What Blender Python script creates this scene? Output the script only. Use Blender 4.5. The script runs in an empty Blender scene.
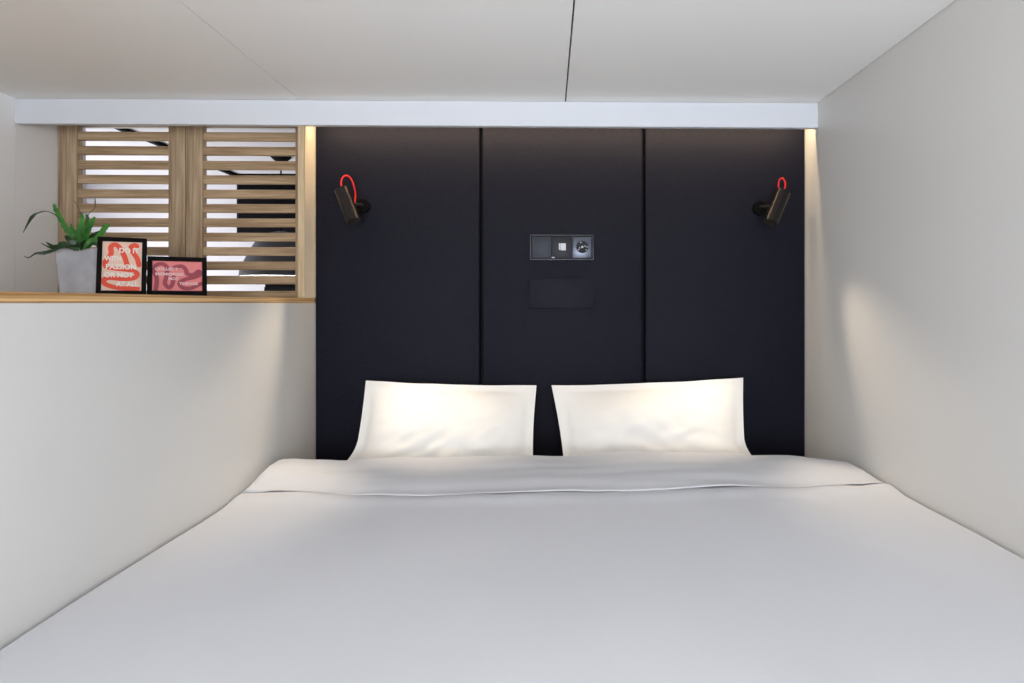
import bpy, bmesh, math, random
from mathutils import Vector, Matrix, noise

random.seed(7)
SC = bpy.context.scene
COL = SC.collection

# ------------------------------------------------------------------ camera
F, PX, PY = 660.0, 561.0, 303.0          # focal length and principal point in pixels of a 1024 x 683 frame
YAW = math.atan(0.02)
CZ = 1.2                                  # camera height above the floor
cam_d = bpy.data.cameras.new('camera')
cam = bpy.data.objects.new('camera', cam_d)
COL.objects.link(cam)
cam_d.sensor_fit = 'HORIZONTAL'
cam_d.sensor_width = 36.0
cam_d.lens = 36.0 * F / 1024.0
cam_d.shift_x = (512.0 - PX) / 1024.0
cam_d.shift_y = (PY - 341.5) / 1024.0
cam_d.clip_start = 0.02
cam.location = (0, 0, CZ)
cam.rotation_euler = (math.pi / 2, 0, -YAW)
SC.camera = cam

# ------------------------------------------------------------------ world, fill lights, exposure
SC.view_settings.view_transform = 'Standard'
SC.view_settings.look = 'None'
SC.view_settings.gamma = 1.0
SC.view_settings.use_curve_mapping = False
SC.view_settings.exposure = 0.12
wd = bpy.data.worlds.new('World')
SC.world = wd
wd.use_nodes = True
wd.node_tree.nodes['Background'].inputs['Color'].default_value = (0.94, 0.97, 1.0, 1)
wd.node_tree.nodes['Background'].inputs['Strength'].default_value = 0.5


def area(name, loc, direction, sx, sy, power, col):
    d = bpy.data.lights.new(name, 'AREA')
    d.shape = 'RECTANGLE'
    d.size, d.size_y = sx, sy
    d.energy = power
    d.color = col
    o = bpy.data.objects.new(name, d)
    COL.objects.link(o)
    o.location = loc
    o.rotation_euler = Vector(direction).to_track_quat('-Z', 'Y').to_euler()
    return o


area('fill_foot_end', (0.02, -1.8, 1.1), (-0.12, 1, 1.25), 1.6, 1.3, 92, (0.94, 0.965, 1.0))  # unseen area light added behind the camera, tilted up to brighten the ceiling
area('fill_room_beyond', (-2.70, 3.15, 1.0), (1, 0.0, 0.12), 1.2, 1.3, 27, (0.97, 0.97, 1.0))  # unseen area light added to brighten the room behind the slats

# ------------------------------------------------------------------ frame of reference
_s, _c = math.sin(YAW), math.cos(YAW)


def _ray(px, py):
    u, v = (px - PX) / F, (PY - py) / F
    return Vector((_s + u * _c, _c - u * _s, v))


def at(px, py, Y):
    d = _ray(px, py)
    t = Y / d.y
    return Vector((d.x * t, Y, CZ + d.z * t))


def atx(px, py, X):
    d = _ray(px, py)
    t = X / d.x
    return Vector((X, d.y * t, CZ + d.z * t))


YH = 2.20                                  # headboard front face
XR = at(805.5, 300, YH).x                  # right wall
XL = at(315, 300, YH).x                    # face of the low wall left of the bed
YB = atx(818, 300, XR).y                   # front of the white beam
ZBT = at(560, 101.3, YB).z                 # ceiling = top of the beam
ZBB = at(560, 126.3, YB).z                 # underside of the beam
XW = at(15, 300, YB).x                     # left wall above the shelf
YS = atx(57, 300, XW).y                    # front of the slatted shutters
ZS0, ZS1 = CZ, at(315, 298, YH).z          # shelf board, underside and top
YBACK = -1.9


# ------------------------------------------------------------------ materials
def lin(c):
    return tuple((x / 12.92 if x <= 0.04045 else ((x + 0.055) / 1.055) ** 2.4) for x in [v / 255 for v in c])


def mat(name, rgb, rough=0.5, metal=0.0, spec=0.5, var=0.0, vscale=8.0, vstretch=(1, 1, 1), bump=0.0, bscale=200.0, bdist=0.001,
        emit=0.0, sheen=0.0, rgb2=None, detail=4.0):
    m = bpy.data.materials.new(name)
    m.use_nodes = True
    nt = m.node_tree
    b = nt.nodes['Principled BSDF']
    c = (*lin(rgb), 1)
    b.inputs['Base Color'].default_value = c
    b.inputs['Roughness'].default_value = rough
    b.inputs['Metallic'].default_value = metal
    b.inputs['Specular IOR Level'].default_value = spec
    if sheen:
        b.inputs['Sheen Weight'].default_value = sheen
    tc = nt.nodes.new('ShaderNodeTexCoord')
    if var or rgb2:
        mp = nt.nodes.new('ShaderNodeMapping')
        mp.inputs['Scale'].default_value = vstretch
        nt.links.new(tc.outputs['Object'], mp.inputs['Vector'])
        n = nt.nodes.new('ShaderNodeTexNoise')
        n.inputs['Scale'].default_value = vscale
        n.inputs['Detail'].default_value = detail
        nt.links.new(mp.outputs['Vector'], n.inputs['Vector'])
        r = nt.nodes.new('ShaderNodeValToRGB')
        if rgb2:
            c2 = (*lin(rgb2), 1)
        else:
            c2 = tuple(x * (1 - var) for x in c[:3]) + (1,)
        r.color_ramp.elements[0].position = 0.32
        r.color_ramp.elements[1].position = 0.68
        r.color_ramp.elements[0].color = c2
        r.color_ramp.elements[1].color = c
        nt.links.new(n.outputs['Fac'], r.inputs['Fac'])
        nt.links.new(r.outputs['Color'], b.inputs['Base Color'])
    if bump:
        n2 = nt.nodes.new('ShaderNodeTexNoise')
        n2.inputs['Scale'].default_value = bscale
        n2.inputs['Detail'].default_value = 3
        nt.links.new(tc.outputs['Object'], n2.inputs['Vector'])
        bp = nt.nodes.new('ShaderNodeBump')
        bp.inputs['Strength'].default_value = bump
        bp.inputs['Distance'].default_value = bdist
        nt.links.new(n2.outputs['Fac'], bp.inputs['Height'])
        nt.links.new(bp.outputs['Normal'], b.inputs['Normal'])
    if emit:
        b.inputs['Emission Color'].default_value = c
        b.inputs['Emission Strength'].default_value = emit
    return m


def wood(name, light, dark, axis, fine=60.0, ratio=0.05):
    """Oak: long grain along one axis, two scales of noise."""
    m = bpy.data.materials.new(name)
    m.use_nodes = True
    nt = m.node_tree
    b = nt.nodes['Principled BSDF']
    b.inputs['Roughness'].default_value = 0.6
    b.inputs['Specular IOR Level'].default_value = 0.3
    tc = nt.nodes.new('ShaderNodeTexCoord')
    mp = nt.nodes.new('ShaderNodeMapping')
    sc = [1.0, 1.0, 1.0]
    sc[axis] = ratio
    mp.inputs['Scale'].default_value = sc
    nt.links.new(tc.outputs['Object'], mp.inputs['Vector'])
    n1 = nt.nodes.new('ShaderNodeTexNoise')
    n1.inputs['Scale'].default_value = fine
    n1.inputs['Detail'].default_value = 6
    n1.inputs['Distortion'].default_value = 0.6
    n2 = nt.nodes.new('ShaderNodeTexNoise')
    n2.inputs['Scale'].default_value = fine * 4
    n2.inputs['Detail'].default_value = 2
    mx = nt.nodes.new('ShaderNodeMath')
    mx.operation = 'MULTIPLY_ADD'
    mx.inputs[1].default_value = 0.35
    for n in (n1, n2):
        nt.links.new(mp.outputs['Vector'], n.inputs['Vector'])
    nt.links.new(n2.outputs['Fac'], mx.inputs[0])
    nt.links.new(n1.outputs['Fac'], mx.inputs[2])
    r = nt.nodes.new('ShaderNodeValToRGB')
    r.color_ramp.elements[0].position = 0.45
    r.color_ramp.elements[1].position = 0.88
    r.color_ramp.elements[0].color = (*lin(dark), 1)
    r.color_ramp.elements[1].color = (*lin(light), 1)
    nt.links.new(mx.outputs[0], r.inputs['Fac'])
    nt.links.new(r.outputs['Color'], b.inputs['Base Color'])
    bp = nt.nodes.new('ShaderNodeBump')
    bp.inputs['Strength'].default_value = 0.15
    bp.inputs['Distance'].default_value = 0.001
    nt.links.new(mx.outputs[0], bp.inputs['Height'])
    nt.links.new(bp.outputs['Normal'], b.inputs['Normal'])
    return m


def plywood(name):
    """Cut edge of a plywood board: layers stacked in z."""
    m = bpy.data.materials.new(name)
    m.use_nodes = True
    nt = m.node_tree
    b = nt.nodes['Principled BSDF']
    b.inputs['Roughness'].default_value = 0.55
    tc = nt.nodes.new('ShaderNodeTexCoord')
    mp = nt.nodes.new('ShaderNodeMapping')
    mp.inputs['Scale'].default_value = (1.0, 0.9, 190.0)
    nt.links.new(tc.outputs['Object'], mp.inputs['Vector'])
    n = nt.nodes.new('ShaderNodeTexNoise')
    n.inputs['Scale'].default_value = 1.6
    n.inputs['Detail'].default_value = 3
    nt.links.new(mp.outputs['Vector'], n.inputs['Vector'])
    r = nt.nodes.new('ShaderNodeValToRGB')
    r.color_ramp.elements[0].position = 0.36
    r.color_ramp.elements[1].position = 0.62
    r.color_ramp.elements[0].color = (*lin((158, 112, 62)), 1)
    r.color_ramp.elements[1].color = (*lin((226, 190, 138)), 1)
    nt.links.new(n.outputs['Fac'], r.inputs['Fac'])
    nt.links.new(r.outputs['Color'], b.inputs['Base Color'])
    return m


M = {}
M['laminate'] = mat('white_laminate', (216, 215, 213), rough=0.42, spec=0.4, bump=0.02, bscale=60)
M['ceiling'] = mat('ceiling_paint', (247, 248, 248), rough=0.7, spec=0.2)
M['beam'] = mat('beam_white', (214, 219, 228), rough=0.45, spec=0.4)
M['gap'] = mat('joint_black', (12, 12, 12), rough=0.9)
M['seam'] = mat('joint_grey', (84, 80, 74), rough=0.9)
M['laminate_lit'] = mat('laminate_painted_lit', (246, 247, 249), rough=0.5, spec=0.3)  # laminate whitened so the alcove wall looks better lit
M['floor'] = mat('floor_grey', (120, 116, 110), rough=0.6, var=0.2, vscale=5)
M['leather'] = mat('navy_leather', (18, 19, 32), rough=0.55, spec=0.10, rgb2=(24, 25, 35), vscale=260, detail=2, bump=0.8, bscale=220, bdist=0.002)
M['oak_v'] = wood('oak_upright', (194, 172, 144), (134, 110, 85), 2)
M['oak_h'] = wood('oak_slat', (198, 173, 141), (136, 109, 80), 0)
M['oak_shelf'] = wood('oak_shelf_face', (214, 184, 142), (180, 146, 104), 1)
M['oak_pale'] = wood('oak_pale', (205, 184, 152), (168, 144, 112), 2)
M['ply'] = plywood('plywood_edge')
M['fabric'] = mat('white_cotton', (209, 210, 216), rough=0.9, spec=0.1, sheen=0.15, bump=0.10, bscale=900, bdist=0.0006)
M['pillow'] = mat('pillow_cotton', (228, 227, 225), rough=0.9, spec=0.1, sheen=0.15, bump=0.10, bscale=900, bdist=0.0006)
M['mattress'] = mat('mattress_cloth', (215, 214, 210), rough=0.9, spec=0.1, bump=0.2, bscale=300)
M['bedbase'] = wood('bed_base_oak', (178, 152, 120), (128, 101, 73), 1)
M['black'] = mat('black_metal', (20, 19, 19), rough=0.38, spec=0.5)
M['bronze'] = mat('dark_bronze', (46, 43, 43), rough=0.26, metal=0.65)
M['satin'] = mat('black_satin', (15, 15, 16), rough=0.5, spec=0.3)
M['matte'] = mat('matt_black', (8, 8, 9), rough=0.8, spec=0.1)
M['post'] = mat('cream_laminate', (236, 220, 196), rough=0.5, spec=0.3)
M['red'] = mat('red_cable', (226, 30, 32), rough=0.5, bump=0.3, bscale=900)
M['bulb'] = mat('lamp_lens', (255, 226, 184), rough=0.4, emit=6.0)
M['led'] = mat('led_diffuser', (255, 214, 160), rough=0.4, emit=4.0)
M['chrome'] = mat('polished_edge', (88, 92, 102), rough=0.25, metal=1.0)
M['slate'] = mat('slate_plastic', (38, 45, 58), rough=0.5, spec=0.3)
M['slate2'] = mat('slate_dark', (24, 27, 38), rough=0.5, spec=0.3)
M['silver'] = mat('silver_plastic', (78, 83, 96), rough=0.28, metal=0.6)
M['lightgrey'] = mat('pale_grey_plastic', (190, 196, 208), rough=0.4)
M['hatchline'] = mat('hatch_leather', (18, 19, 32), rough=0.52, spec=0.12, bump=0.4, bscale=330, bdist=0.0012)
M['concrete'] = mat('grey_concrete', (206, 208, 215), rough=0.85, spec=0.2, vscale=14, rgb2=(172, 175, 185), detail=6, bump=0.15, bscale=120)
M['soil'] = mat('potting_soil', (48, 36, 28), rough=1.0, bump=1.0, bscale=150, bdist=0.004)
M['leaf'] = mat('leaf_green', (74, 146, 56), rough=0.4, vscale=30, rgb2=(34, 92, 36))
M['leafdark'] = mat('leaf_dark', (38, 78, 40), rough=0.4, vscale=30, rgb2=(20, 46, 26))
M['stem'] = mat('stem_olive', (84, 82, 56), rough=0.6)
M['frame'] = mat('black_frame', (8, 6, 7), rough=0.6, spec=0.12)
M['peach'] = mat('print_peach', (238, 206, 190), rough=0.6)
M['orange'] = mat('print_red_orange', (236, 84, 60), rough=0.6)
M['pink'] = mat('print_pink', (236, 138, 140), rough=0.6)
M['maroon'] = mat('print_maroon', (166, 76, 92), rough=0.6)
M['ink'] = mat('print_white', (244, 238, 232), rough=0.6)
M['ink2'] = mat('print_pale', (240, 214, 216), rough=0.6)
M['backing'] = mat('frame_backing', (70, 62, 56), rough=0.9)
M['room'] = mat('room_white', (232, 231, 234), rough=0.8, spec=0.2)
M['graphite'] = mat('graphite_enamel', (34, 35, 39), rough=0.42, spec=0.6)
M['shade_in'] = mat('shade_white', (240, 240, 238), rough=0.5)
M['panelblack'] = mat('matt_black_panel', (9, 8, 12), rough=0.7, spec=0.1)


# ------------------------------------------------------------------ mesh helpers
class MB:
    def __init__(self):
        self.bm = bmesh.new()

    def _mark(self):
        self.n0 = len(self.bm.faces)
        self.bm.faces.ensure_lookup_table()

    def box(self, lo, hi, bevel=0.0, mi=0, seg=2, mtx=None):
        t = bmesh.new()
        bmesh.ops.create_cube(t, size=1)
        lo, hi = Vector(lo), Vector(hi)
        for v in t.verts:
            v.co = Vector(((v.co[i] + 0.5) * (hi[i] - lo[i]) + lo[i]) for i in range(3))
        if bevel:
            bmesh.ops.bevel(t, geom=t.edges[:], offset=bevel, segments=seg, affect='EDGES', profile=0.5)
        self.merge(t, mi, mtx)
        return self

    def merge(self, t, mi=0, mtx=None):
        vm = {}
        for v in t.verts:
            vm[v] = self.bm.verts.new(mtx @ v.co if mtx else v.co)
        for f in t.faces:
            try:
                nf = self.bm.faces.new([vm[v] for v in f.verts])
                nf.material_index = mi
                nf.smooth = f.smooth
            except ValueError:
                pass
        t.free()

    def tube(self, pts, r, n=10, mi=0, cap=True, smooth=True):
        """Round tube through points; r is a number or one radius per point."""
        pts = [Vector(p) for p in pts]
        rs = r if isinstance(r, (list, tuple)) else [r] * len(pts)
        rings = []
        up = None
        for i, p in enumerate(pts):
            d = (pts[min(i + 1, len(pts) - 1)] - pts[max(i - 1, 0)]).normalized()
            if up is None:
                up = d.orthogonal().normalized()
            else:
                up = (up - d * up.dot(d)).normalized()
            sd = d.cross(up)
            rings.append([self.bm.verts.new(p + (up * math.cos(a) + sd * math.sin(a)) * rs[i]) for a in [2 * math.pi * k / n for k in range(n)]])
        for a, b in zip(rings, rings[1:]):
            for k in range(n):
                f = self.bm.faces.new((a[k], a[(k + 1) % n], b[(k + 1) % n], b[k]))
                f.material_index = mi
                f.smooth = smooth
        if cap:
            for rg in (rings[0][::-1], rings[-1]):
                f = self.bm.faces.new(rg)
                f.material_index = mi
        return self

    def lathe(self, prof, n=40, mi=0, mtx=None, closed=False):
        """Turn a profile [(radius, height)] about local z; radius 0 makes a pole."""
        t = bmesh.new()
        rings = []
        for r, h in prof:
            if r < 1e-6:
                rings.append([t.verts.new((0, 0, h))])
            else:
                rings.append([t.verts.new((r * math.cos(2 * math.pi * k / n), r * math.sin(2 * math.pi * k / n), h)) for k in range(n)])
        pairs = list(zip(rings, rings[1:])) + ([(rings[-1], rings[0])] if closed else [])
        for a, b in pairs:
            for k in range(n):
                k2 = (k + 1) % n
                if len(a) == 1 and len(b) == 1:
                    continue
                if len(a) == 1:
                    f = t.faces.new((a[0], b[k2], b[k]))
                elif len(b) == 1:
                    f = t.faces.new((a[k], a[k2], b[0]))
                else:
                    f = t.faces.new((a[k], a[k2], b[k2], b[k]))
                f.smooth = True
        bmesh.ops.recalc_face_normals(t, faces=t.faces[:])
        self.merge(t, mi, mtx)
        return self

    def build(self, name, mats, parent=None, origin=None, sharp=35):
        me = bpy.data.meshes.new(name)
        bmesh.ops.recalc_face_normals(self.bm, faces=self.bm.faces[:])
        if origin is not None:
            bmesh.ops.translate(self.bm, verts=self.bm.verts[:], vec=-Vector(origin))
        self.bm.to_mesh(me)
        self.bm.free()
        for m in (mats if isinstance(mats, (list, tuple)) else [mats]):
            me.materials.append(m)
        o = bpy.data.objects.new(name, me)
        COL.objects.link(o)
        if parent is not None:
            o.parent = parent
        if origin is not None:
            o.location = origin
        for p in me.polygons:
            p.use_smooth = True
        try:
            me.set_sharp_from_angle(angle=math.radians(sharp))
        except Exception:
            pass
        return o


def tag(o, label, cat, group=None):
    o['label'] = label
    o['category'] = cat
    if group:
        o['group'] = group
    return o


def thing(name, label, cat, loc, group=None):
    o = bpy.data.objects.new(name, None)
    COL.objects.link(o)
    o.location = loc
    o.empty_display_size = 0.05
    return tag(o, label, cat, group)


def struct(o):
    o['kind'] = 'structure'
    return o


def spline(pts, n=8):
    P = [Vector(p) for p in pts]
    out = []
    for i in range(len(P) - 1):
        p0, p1, p2, p3 = P[max(i - 1, 0)], P[i], P[i + 1], P[min(i + 2, len(P) - 1)]
        for k in range(n):
            t = k / n
            out.append(0.5 * ((2 * p1) + (p2 - p0) * t + (2 * p0 - 5 * p1 + 4 * p2 - p3) * t * t + (3 * p1 - p0 - 3 * p2 + p3) * t ** 3))
    out.append(P[-1])
    return out


# ------------------------------------------------------------------ the setting
XRO = XR + 0.06
b = MB()
b.box((-2.9, YBACK, -0.08), (1.6, 4.2, 0.0))
struct(b.build('floor', M['floor']))

# ceiling: three boards with joints between them, backed by a dark layer
b = MB()
TH = 0.02
xg1 = at(300, 98, YB).x
xg2 = at(565.5, 103, YB).x
b.box((XW - 0.06, YBACK, ZBT), (xg1 - 0.0011, YS + 0.08, ZBT + TH))
b.box((xg1 + 0.0011, YBACK, ZBT), (xg2 - 0.0021, YS + 0.08, ZBT + TH))
b.box((xg2 + 0.0021, YBACK, ZBT), (XR - 0.0022, YS + 0.08, ZBT + TH))
b.box((XW - 0.06, YBACK, ZBT + 0.0195), ((xg1 + xg2) / 2, YS + 0.08, ZBT + 0.04), mi=2)
b.box(((xg1 + xg2) / 2, YBACK, ZBT + 0.0195), (XRO, YS + 0.08, ZBT + 0.04), mi=1)
struct(b.build('ceiling', [M['ceiling'], M['gap'], M['seam']]))

# right wall
b = MB()
b.box((XR, YBACK, 0.0), (XRO, YS + 0.08, ZBT + 0.02))
struct(b.build('wall_right', M['laminate']))
# left wall above the shelf, with an upright joint
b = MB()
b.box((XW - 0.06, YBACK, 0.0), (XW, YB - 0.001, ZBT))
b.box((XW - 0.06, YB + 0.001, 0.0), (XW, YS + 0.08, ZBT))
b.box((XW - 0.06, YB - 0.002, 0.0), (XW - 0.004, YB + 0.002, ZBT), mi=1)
struct(b.build('wall_left', [M['laminate_lit'], M['seam']]))
# wall behind the headboard
b = MB()
b.box((XL - 0.02, YH + 0.055, 0.0), (XR, YH + 0.12, ZBT))
struct(b.build('wall_back', M['laminate']))
# low wall beside the bed
b = MB()
b.box((XL - 0.04, YBACK, 0.0), (XL, YH + 0.05, ZS0), bevel=0.001, seg=1)
struct(b.build('wall_low', M['laminate']))
# white beam across the room
b = MB()
b.box((XW + 0.0, YB, ZBB), (XR, YB + 0.022, ZBT - 0.0008), bevel=0.0012, seg=1)
struct(b.build('beam', M['beam']))
# upright panel that ends the low wall, with an oak front edge
b = MB()
yp = atx(304.7, 300, XL).y
b.box((XL - 0.021, yp + 0.003, ZS1), (XL, YH + 0.055, ZBT), mi=0)
b.box((XL - 0.021, yp, ZS1), (XL, yp + 0.003, ZBT), mi=1)
struct(b.build('trim_1', [M['post'], M['oak_pale']]))
# header above the shutters
b = MB()
b.box((XW, YS - 0.005, ZBB + 0.045), (XL - 0.021, YS + 0.05, ZBT))
struct(b.build('trim_2', M['laminate']))
# wall below the shutters
b = MB()
b.box((XW, YS + 0.02, 0.0), (XL - 0.04, YS + 0.06, ZS0))
struct(b.build('wall_below_shutters', M['laminate']))

# the brighter room beyond the shutters
H2 = CZ + 0.72
Y2 = 4.0
b = MB()
b.box((-2.75, YS + 0.08, H2), (1.5, Y2 + 0.06, H2 + 0.05))
struct(b.build('ceiling_beyond', M['room']))
b = MB()
b.box((-2.75, Y2, 0.0), (1.5, Y2 + 0.06, H2))
struct(b.build('wall_beyond', M['room']))
b = MB()
b.box((-2.81, YS + 0.08, 0.0), (-2.75, Y2 + 0.06, H2))
struct(b.build('wall_beyond_left', M['room']))
b = MB()
b.box((-2.75, YS + 0.08, 0.0), (XW, YS + 0.14, H2))
b.box((XL - 0.02, YH + 0.125, 0.0), (1.5, YH + 0.16, H2))
struct(b.build('wall_beyond_near', M['room']))

# ------------------------------------------------------------------ shelf board
b = MB()
b.box((XW + 0.001, YBACK, ZS0 + 0.0002), (XL, YS + 0.02 if False else YH - 0.0005, ZS1 - 0.0002), bevel=0.0008, seg=1)
b.box((XW + 0.001, YH - 0.0005, ZS0 + 0.0002), (XL - 0.0215, YS + 0.06, ZS1 - 0.0002))
o = b.build('shelf', [M['ply'], M['oak_shelf']])
for p in o.data.polygons:
    if abs(p.normal.z) > 0.9:
        p.material_index = 1
tag(o, 'long plywood shelf board with layered edge on top of the low white wall', 'shelf')


# ------------------------------------------------------------------ slatted shutters
def shutter(px0, px1, st0, st1, label):
    x0, x1 = at(px0, 300, YS).x, at(px1, 300, YS).x
    a0, a1 = at(st0, 300, YS).x, at(st1, 300, YS).x
    zt, zb = ZBB + 0.045, ZS1
    k = YS / F
    root = thing('slatted_shutter', label, 'shutter', ((x0 + x1) / 2, YS + 0.015, zb), 'oak slatted shutters')
    org = Vector(root.location)

    def part(name, lo, hi, m, bev=0.001):
        c = (Vector(lo) + Vector(hi)) / 2
        q = MB().box(Vector(lo), Vector(hi), bevel=bev, seg=1)
        ob = q.build(name, m, None, origin=c)
        ob.parent = root
        ob.location = c - org
        return ob
    part('stile', (x0 + 0.0012, YS, zb), (a0, YS + 0.03, zt), M['oak_v'])
    part('stile', (a1, YS, zb), (x1 - 0.0012, YS + 0.03, zt), M['oak_v'])
    ztr = CZ + (PY - 127.6) * k
    zbr = CZ + (PY - 291.0) * k
    part('rail', (a0, YS + 0.002, ztr), (a1, YS + 0.028, zt), M['oak_h'])
    part('rail', (a0, YS + 0.002, zb), (a1, YS + 0.028, zbr), M['oak_h'])
    q = MB()
    pitch = 14.26
    for i in range(11):
        y0 = 133.3 + i * pitch
        z1 = CZ + (PY - y0) * k
        z0 = CZ + (PY - (y0 + 8.5)) * k
        q.box((a0 - 0.004, YS + 0.007, z0), (a1 + 0.004, YS + 0.023, z1), bevel=0.0012, seg=1)
    c = Vector(((a0 + a1) / 2, YS + 0.015, (zt + zb) / 2))
    ob = q.build('slat_panel', M['oak_h'], None, origin=c)
    ob.parent = root
    ob.location = c - org
    return root


shutter(57.3, 185.3, 76.5, 168.3, 'oak slatted shutter beside the left wall, behind the potted plant')
shutter(185.3, 311.0, 202.3, 295.3, 'oak slatted shutter next to the dark headboard, pendant lamp visible through it')

# ------------------------------------------------------------------ headboard
hb = thing('headboard', 'dark navy leather headboard of three tall upholstered panels', 'headboard', ((XL + XR) / 2, YH + 0.025, 0.55))
horg = Vector(hb.location)
mid_panel = None
for i, (a, c) in enumerate(((315.4, 479.6), (482.0, 642.6), (645.4, 805.0))):
    x0, x1 = at(a, 300, YH).x, at(c, 300, YH).x
    z0, z1 = 0.50, ZBB + 0.05
    q = MB()
    q.box((x0, YH, z0), (x1, YH + 0.05, z1), bevel=0.007, seg=4)
    cc = Vector(((x0 + x1) / 2, YH + 0.025, (z0 + z1) / 2))
    ob = q.build('panel', M['leather'], None, origin=cc)
    ob.parent = hb
    ob.location = cc - horg
    if i == 1:
        mid_panel, mid_c = ob, cc
ob = MB().box((XL + 0.002, YH + 0.040, 0.50), (XR - 0.003, YH + 0.054, ZBB + 0.045)).build('backing', M['gap'], None, origin=horg)
ob.parent = hb
ob.location = (0, 0, 0)
# hatch let into the middle panel: two leather flaps in a stitched rim
h0, h1 = at(528.5, 309, YH), at(594.5, 278.5, YH)
q = MB()
e = 0.0045
g = 0.0014
for lo, hi in (((h0.x, h0.z), (h1.x, h0.z + g)), ((h0.x, h1.z - g), (h1.x, h1.z)), ((h0.x, h0.z + g), (h0.x + g, h1.z - g)), ((h1.x - g, h0.z + g), (h1.x, h1.z - g))):
    q.box((lo[0], YH - 0.0008, lo[1]), (hi[0], YH + 0.002, hi[1]), mi=1)
hm = (h0.x + h1.x) / 2
q.box((h0.x + g, YH - 0.0026, h0.z + g), (h1.x - g, YH + 0.002, h1.z - g), bevel=0.0018, seg=3)
q.box((hm - 0.0007, YH - 0.0031, h1.z - 0.036), (hm + 0.0007, YH - 0.0015, h1.z - 0.003), bevel=0.0003, mi=1)
q.box((hm + 0.004, YH - 0.0031, h0.z + 0.002), (hm + 0.05, YH - 0.0015, h0.z + 0.0038), bevel=0.0003, mi=1)
cc = Vector((hm, YH, (h0.z + h1.z) / 2))
ob = q.build('hatch', [M['hatchline'], M['gap']], None, origin=cc)
ob.parent = mid_panel
ob.location = cc - mid_c
ob['label'] = 'slightly raised rectangular leather hatch'

# ------------------------------------------------------------------ switch and socket plate
p0, p1 = at(530.5, 259.5, YH), at(592.8, 235.6, YH)
pl = thing('socket_plate', 'black three-section switch and socket plate set in the middle headboard panel', 'socket', ((p0.x + p1.x) / 2, YH, (p0.z + p1.z) / 2))
porg = Vector(pl.location)


def on_plate(q, name, m, parent=pl, porigin=None):
    base = porg if porigin is None else porigin
    ob = q.build(name, m, None, origin=porg)
    ob.parent = parent
    ob.location = porg - base
    return ob


W = p1.x - p0.x
Hh = p1.z - p0.z
q = MB()
t = 0.004
q.box((p0.x, YH - 0.009, p0.z), (p1.x, YH + 0.001, p0.z + t), bevel=0.001)
q.box((p0.x, YH - 0.009, p1.z - t), (p1.x, YH + 0.001, p1.z), bevel=0.001)
q.box((p0.x, YH - 0.009, p0.z + t), (p0.x + t, YH + 0.001, p1.z - t), bevel=0.001)
q.box((p1.x - t, YH - 0.009, p0.z + t), (p1.x, YH + 0.001, p1.z - t), bevel=0.001)
q.box((p0.x + t, YH - 0.003, p0.z + t), (p1.x - t, YH + 0.001, p1.z - t))
on_plate(q, 'cover_frame', M['satin'])
q = MB()
u = 0.0013
q.box((p0.x - u, YH - 0.0075, p0.z - u), (p1.x + u, YH - 0.004, p0.z), bevel=0.0004, seg=1)
q.box((p0.x - u, YH - 0.0075, p1.z), (p1.x + u, YH - 0.004, p1.z + u), bevel=0.0004, seg=1)
q.box((p0.x - u, YH - 0.0075, p0.z), (p0.x, YH - 0.004, p1.z), bevel=0.0004, seg=1)
q.box((p1.x, YH - 0.0075, p0.z), (p1.x + u, YH - 0.004, p1.z), bevel=0.0004, seg=1)
on_plate(q, 'bright_edge', M['chrome'])
xs = [p0.x + t, at(551.5, 300, YH).x, at(572.2, 300, YH).x, p1.x - t]
q = MB()
q.box((xs[0] + 0.0006, YH - 0.0085, p0.z + t + 0.0006), (xs[1] - 0.0006, YH - 0.002, p1.z - t - 0.0006), bevel=0.0012)
on_plate(q, 'rocker_switch', M['slate'])
q = MB()
q.box((xs[1] + 0.0006, YH - 0.0082, p0.z + t + 0.0006), (xs[2] - 0.0006, YH - 0.002, p1.z - t - 0.0006), bevel=0.0012)
insert = on_plate(q, 'data_insert', M['slate2'])
k = at(558.8, 250, YH), at(565.8, 243.6, YH)
q = MB()
q.box((k[0].x, YH - 0.0096, k[0].z), (k[0].x + 0.005, YH - 0.0082, k[1].z), bevel=0.0005)
q.box((k[0].x + 0.0058, YH - 0.0096, k[0].z - 0.002), (k[1].x, YH - 0.0082, k[1].z), bevel=0.0005)
ob = on_plate(q, 'port_cover', M['lightgrey'], insert, porg)
k = at(553.2, 257.6, YH)
q = MB()
q.box((k.x - 0.005, YH - 0.0098, k.z - 0.002), (k.x + 0.005, YH - 0.0086, k.z + 0.0015), bevel=0.0005)
on_plate(q, 'indicator_tab', M['lightgrey'])
q = MB()
q.box((xs[2] + 0.0006, YH - 0.0085, p0.z + t + 0.0006), (xs[3] - 0.0006, YH - 0.002, p1.z - t - 0.0006), bevel=0.0012)
sock = on_plate(q, 'round_insert', M['silver'])
cx = at(582.2, 247.2, YH)
rotY = Matrix.Translation((cx.x, YH - 0.0085, cx.z)) @ Matrix.Rotation(math.pi / 2, 4, 'X')
q = MB()
q.lathe([(0.0, 0.0), (0.0205, 0.0), (0.0205, 0.0012), (0.0195, 0.002), (0.0175, 0.0008), (0.0, 0.0008)], n=40, mtx=rotY)
dial = on_plate(q, 'dial', M['slate2'], sock, porg)
q = MB()
for r, n, off in ((0.016, 10, 0.0), (0.0095, 6, 0.3)):
    for j in range(n):
        a = 2 * math.pi * j / n + off
        q.lathe([(0, 0.0012), (0.0019, 0.0012), (0.0017, 0.0017), (0, 0.0018)], n=8, mi=0 if j % 3 else 1,
                mtx=rotY @ Matrix.Translation((r * math.cos(a), r * math.sin(a), 0)))
q.lathe([(0, 0.0011), (0.0035, 0.0011), (0.003, 0.0022), (0, 0.0024)], n=12, mi=1, mtx=rotY)
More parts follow.
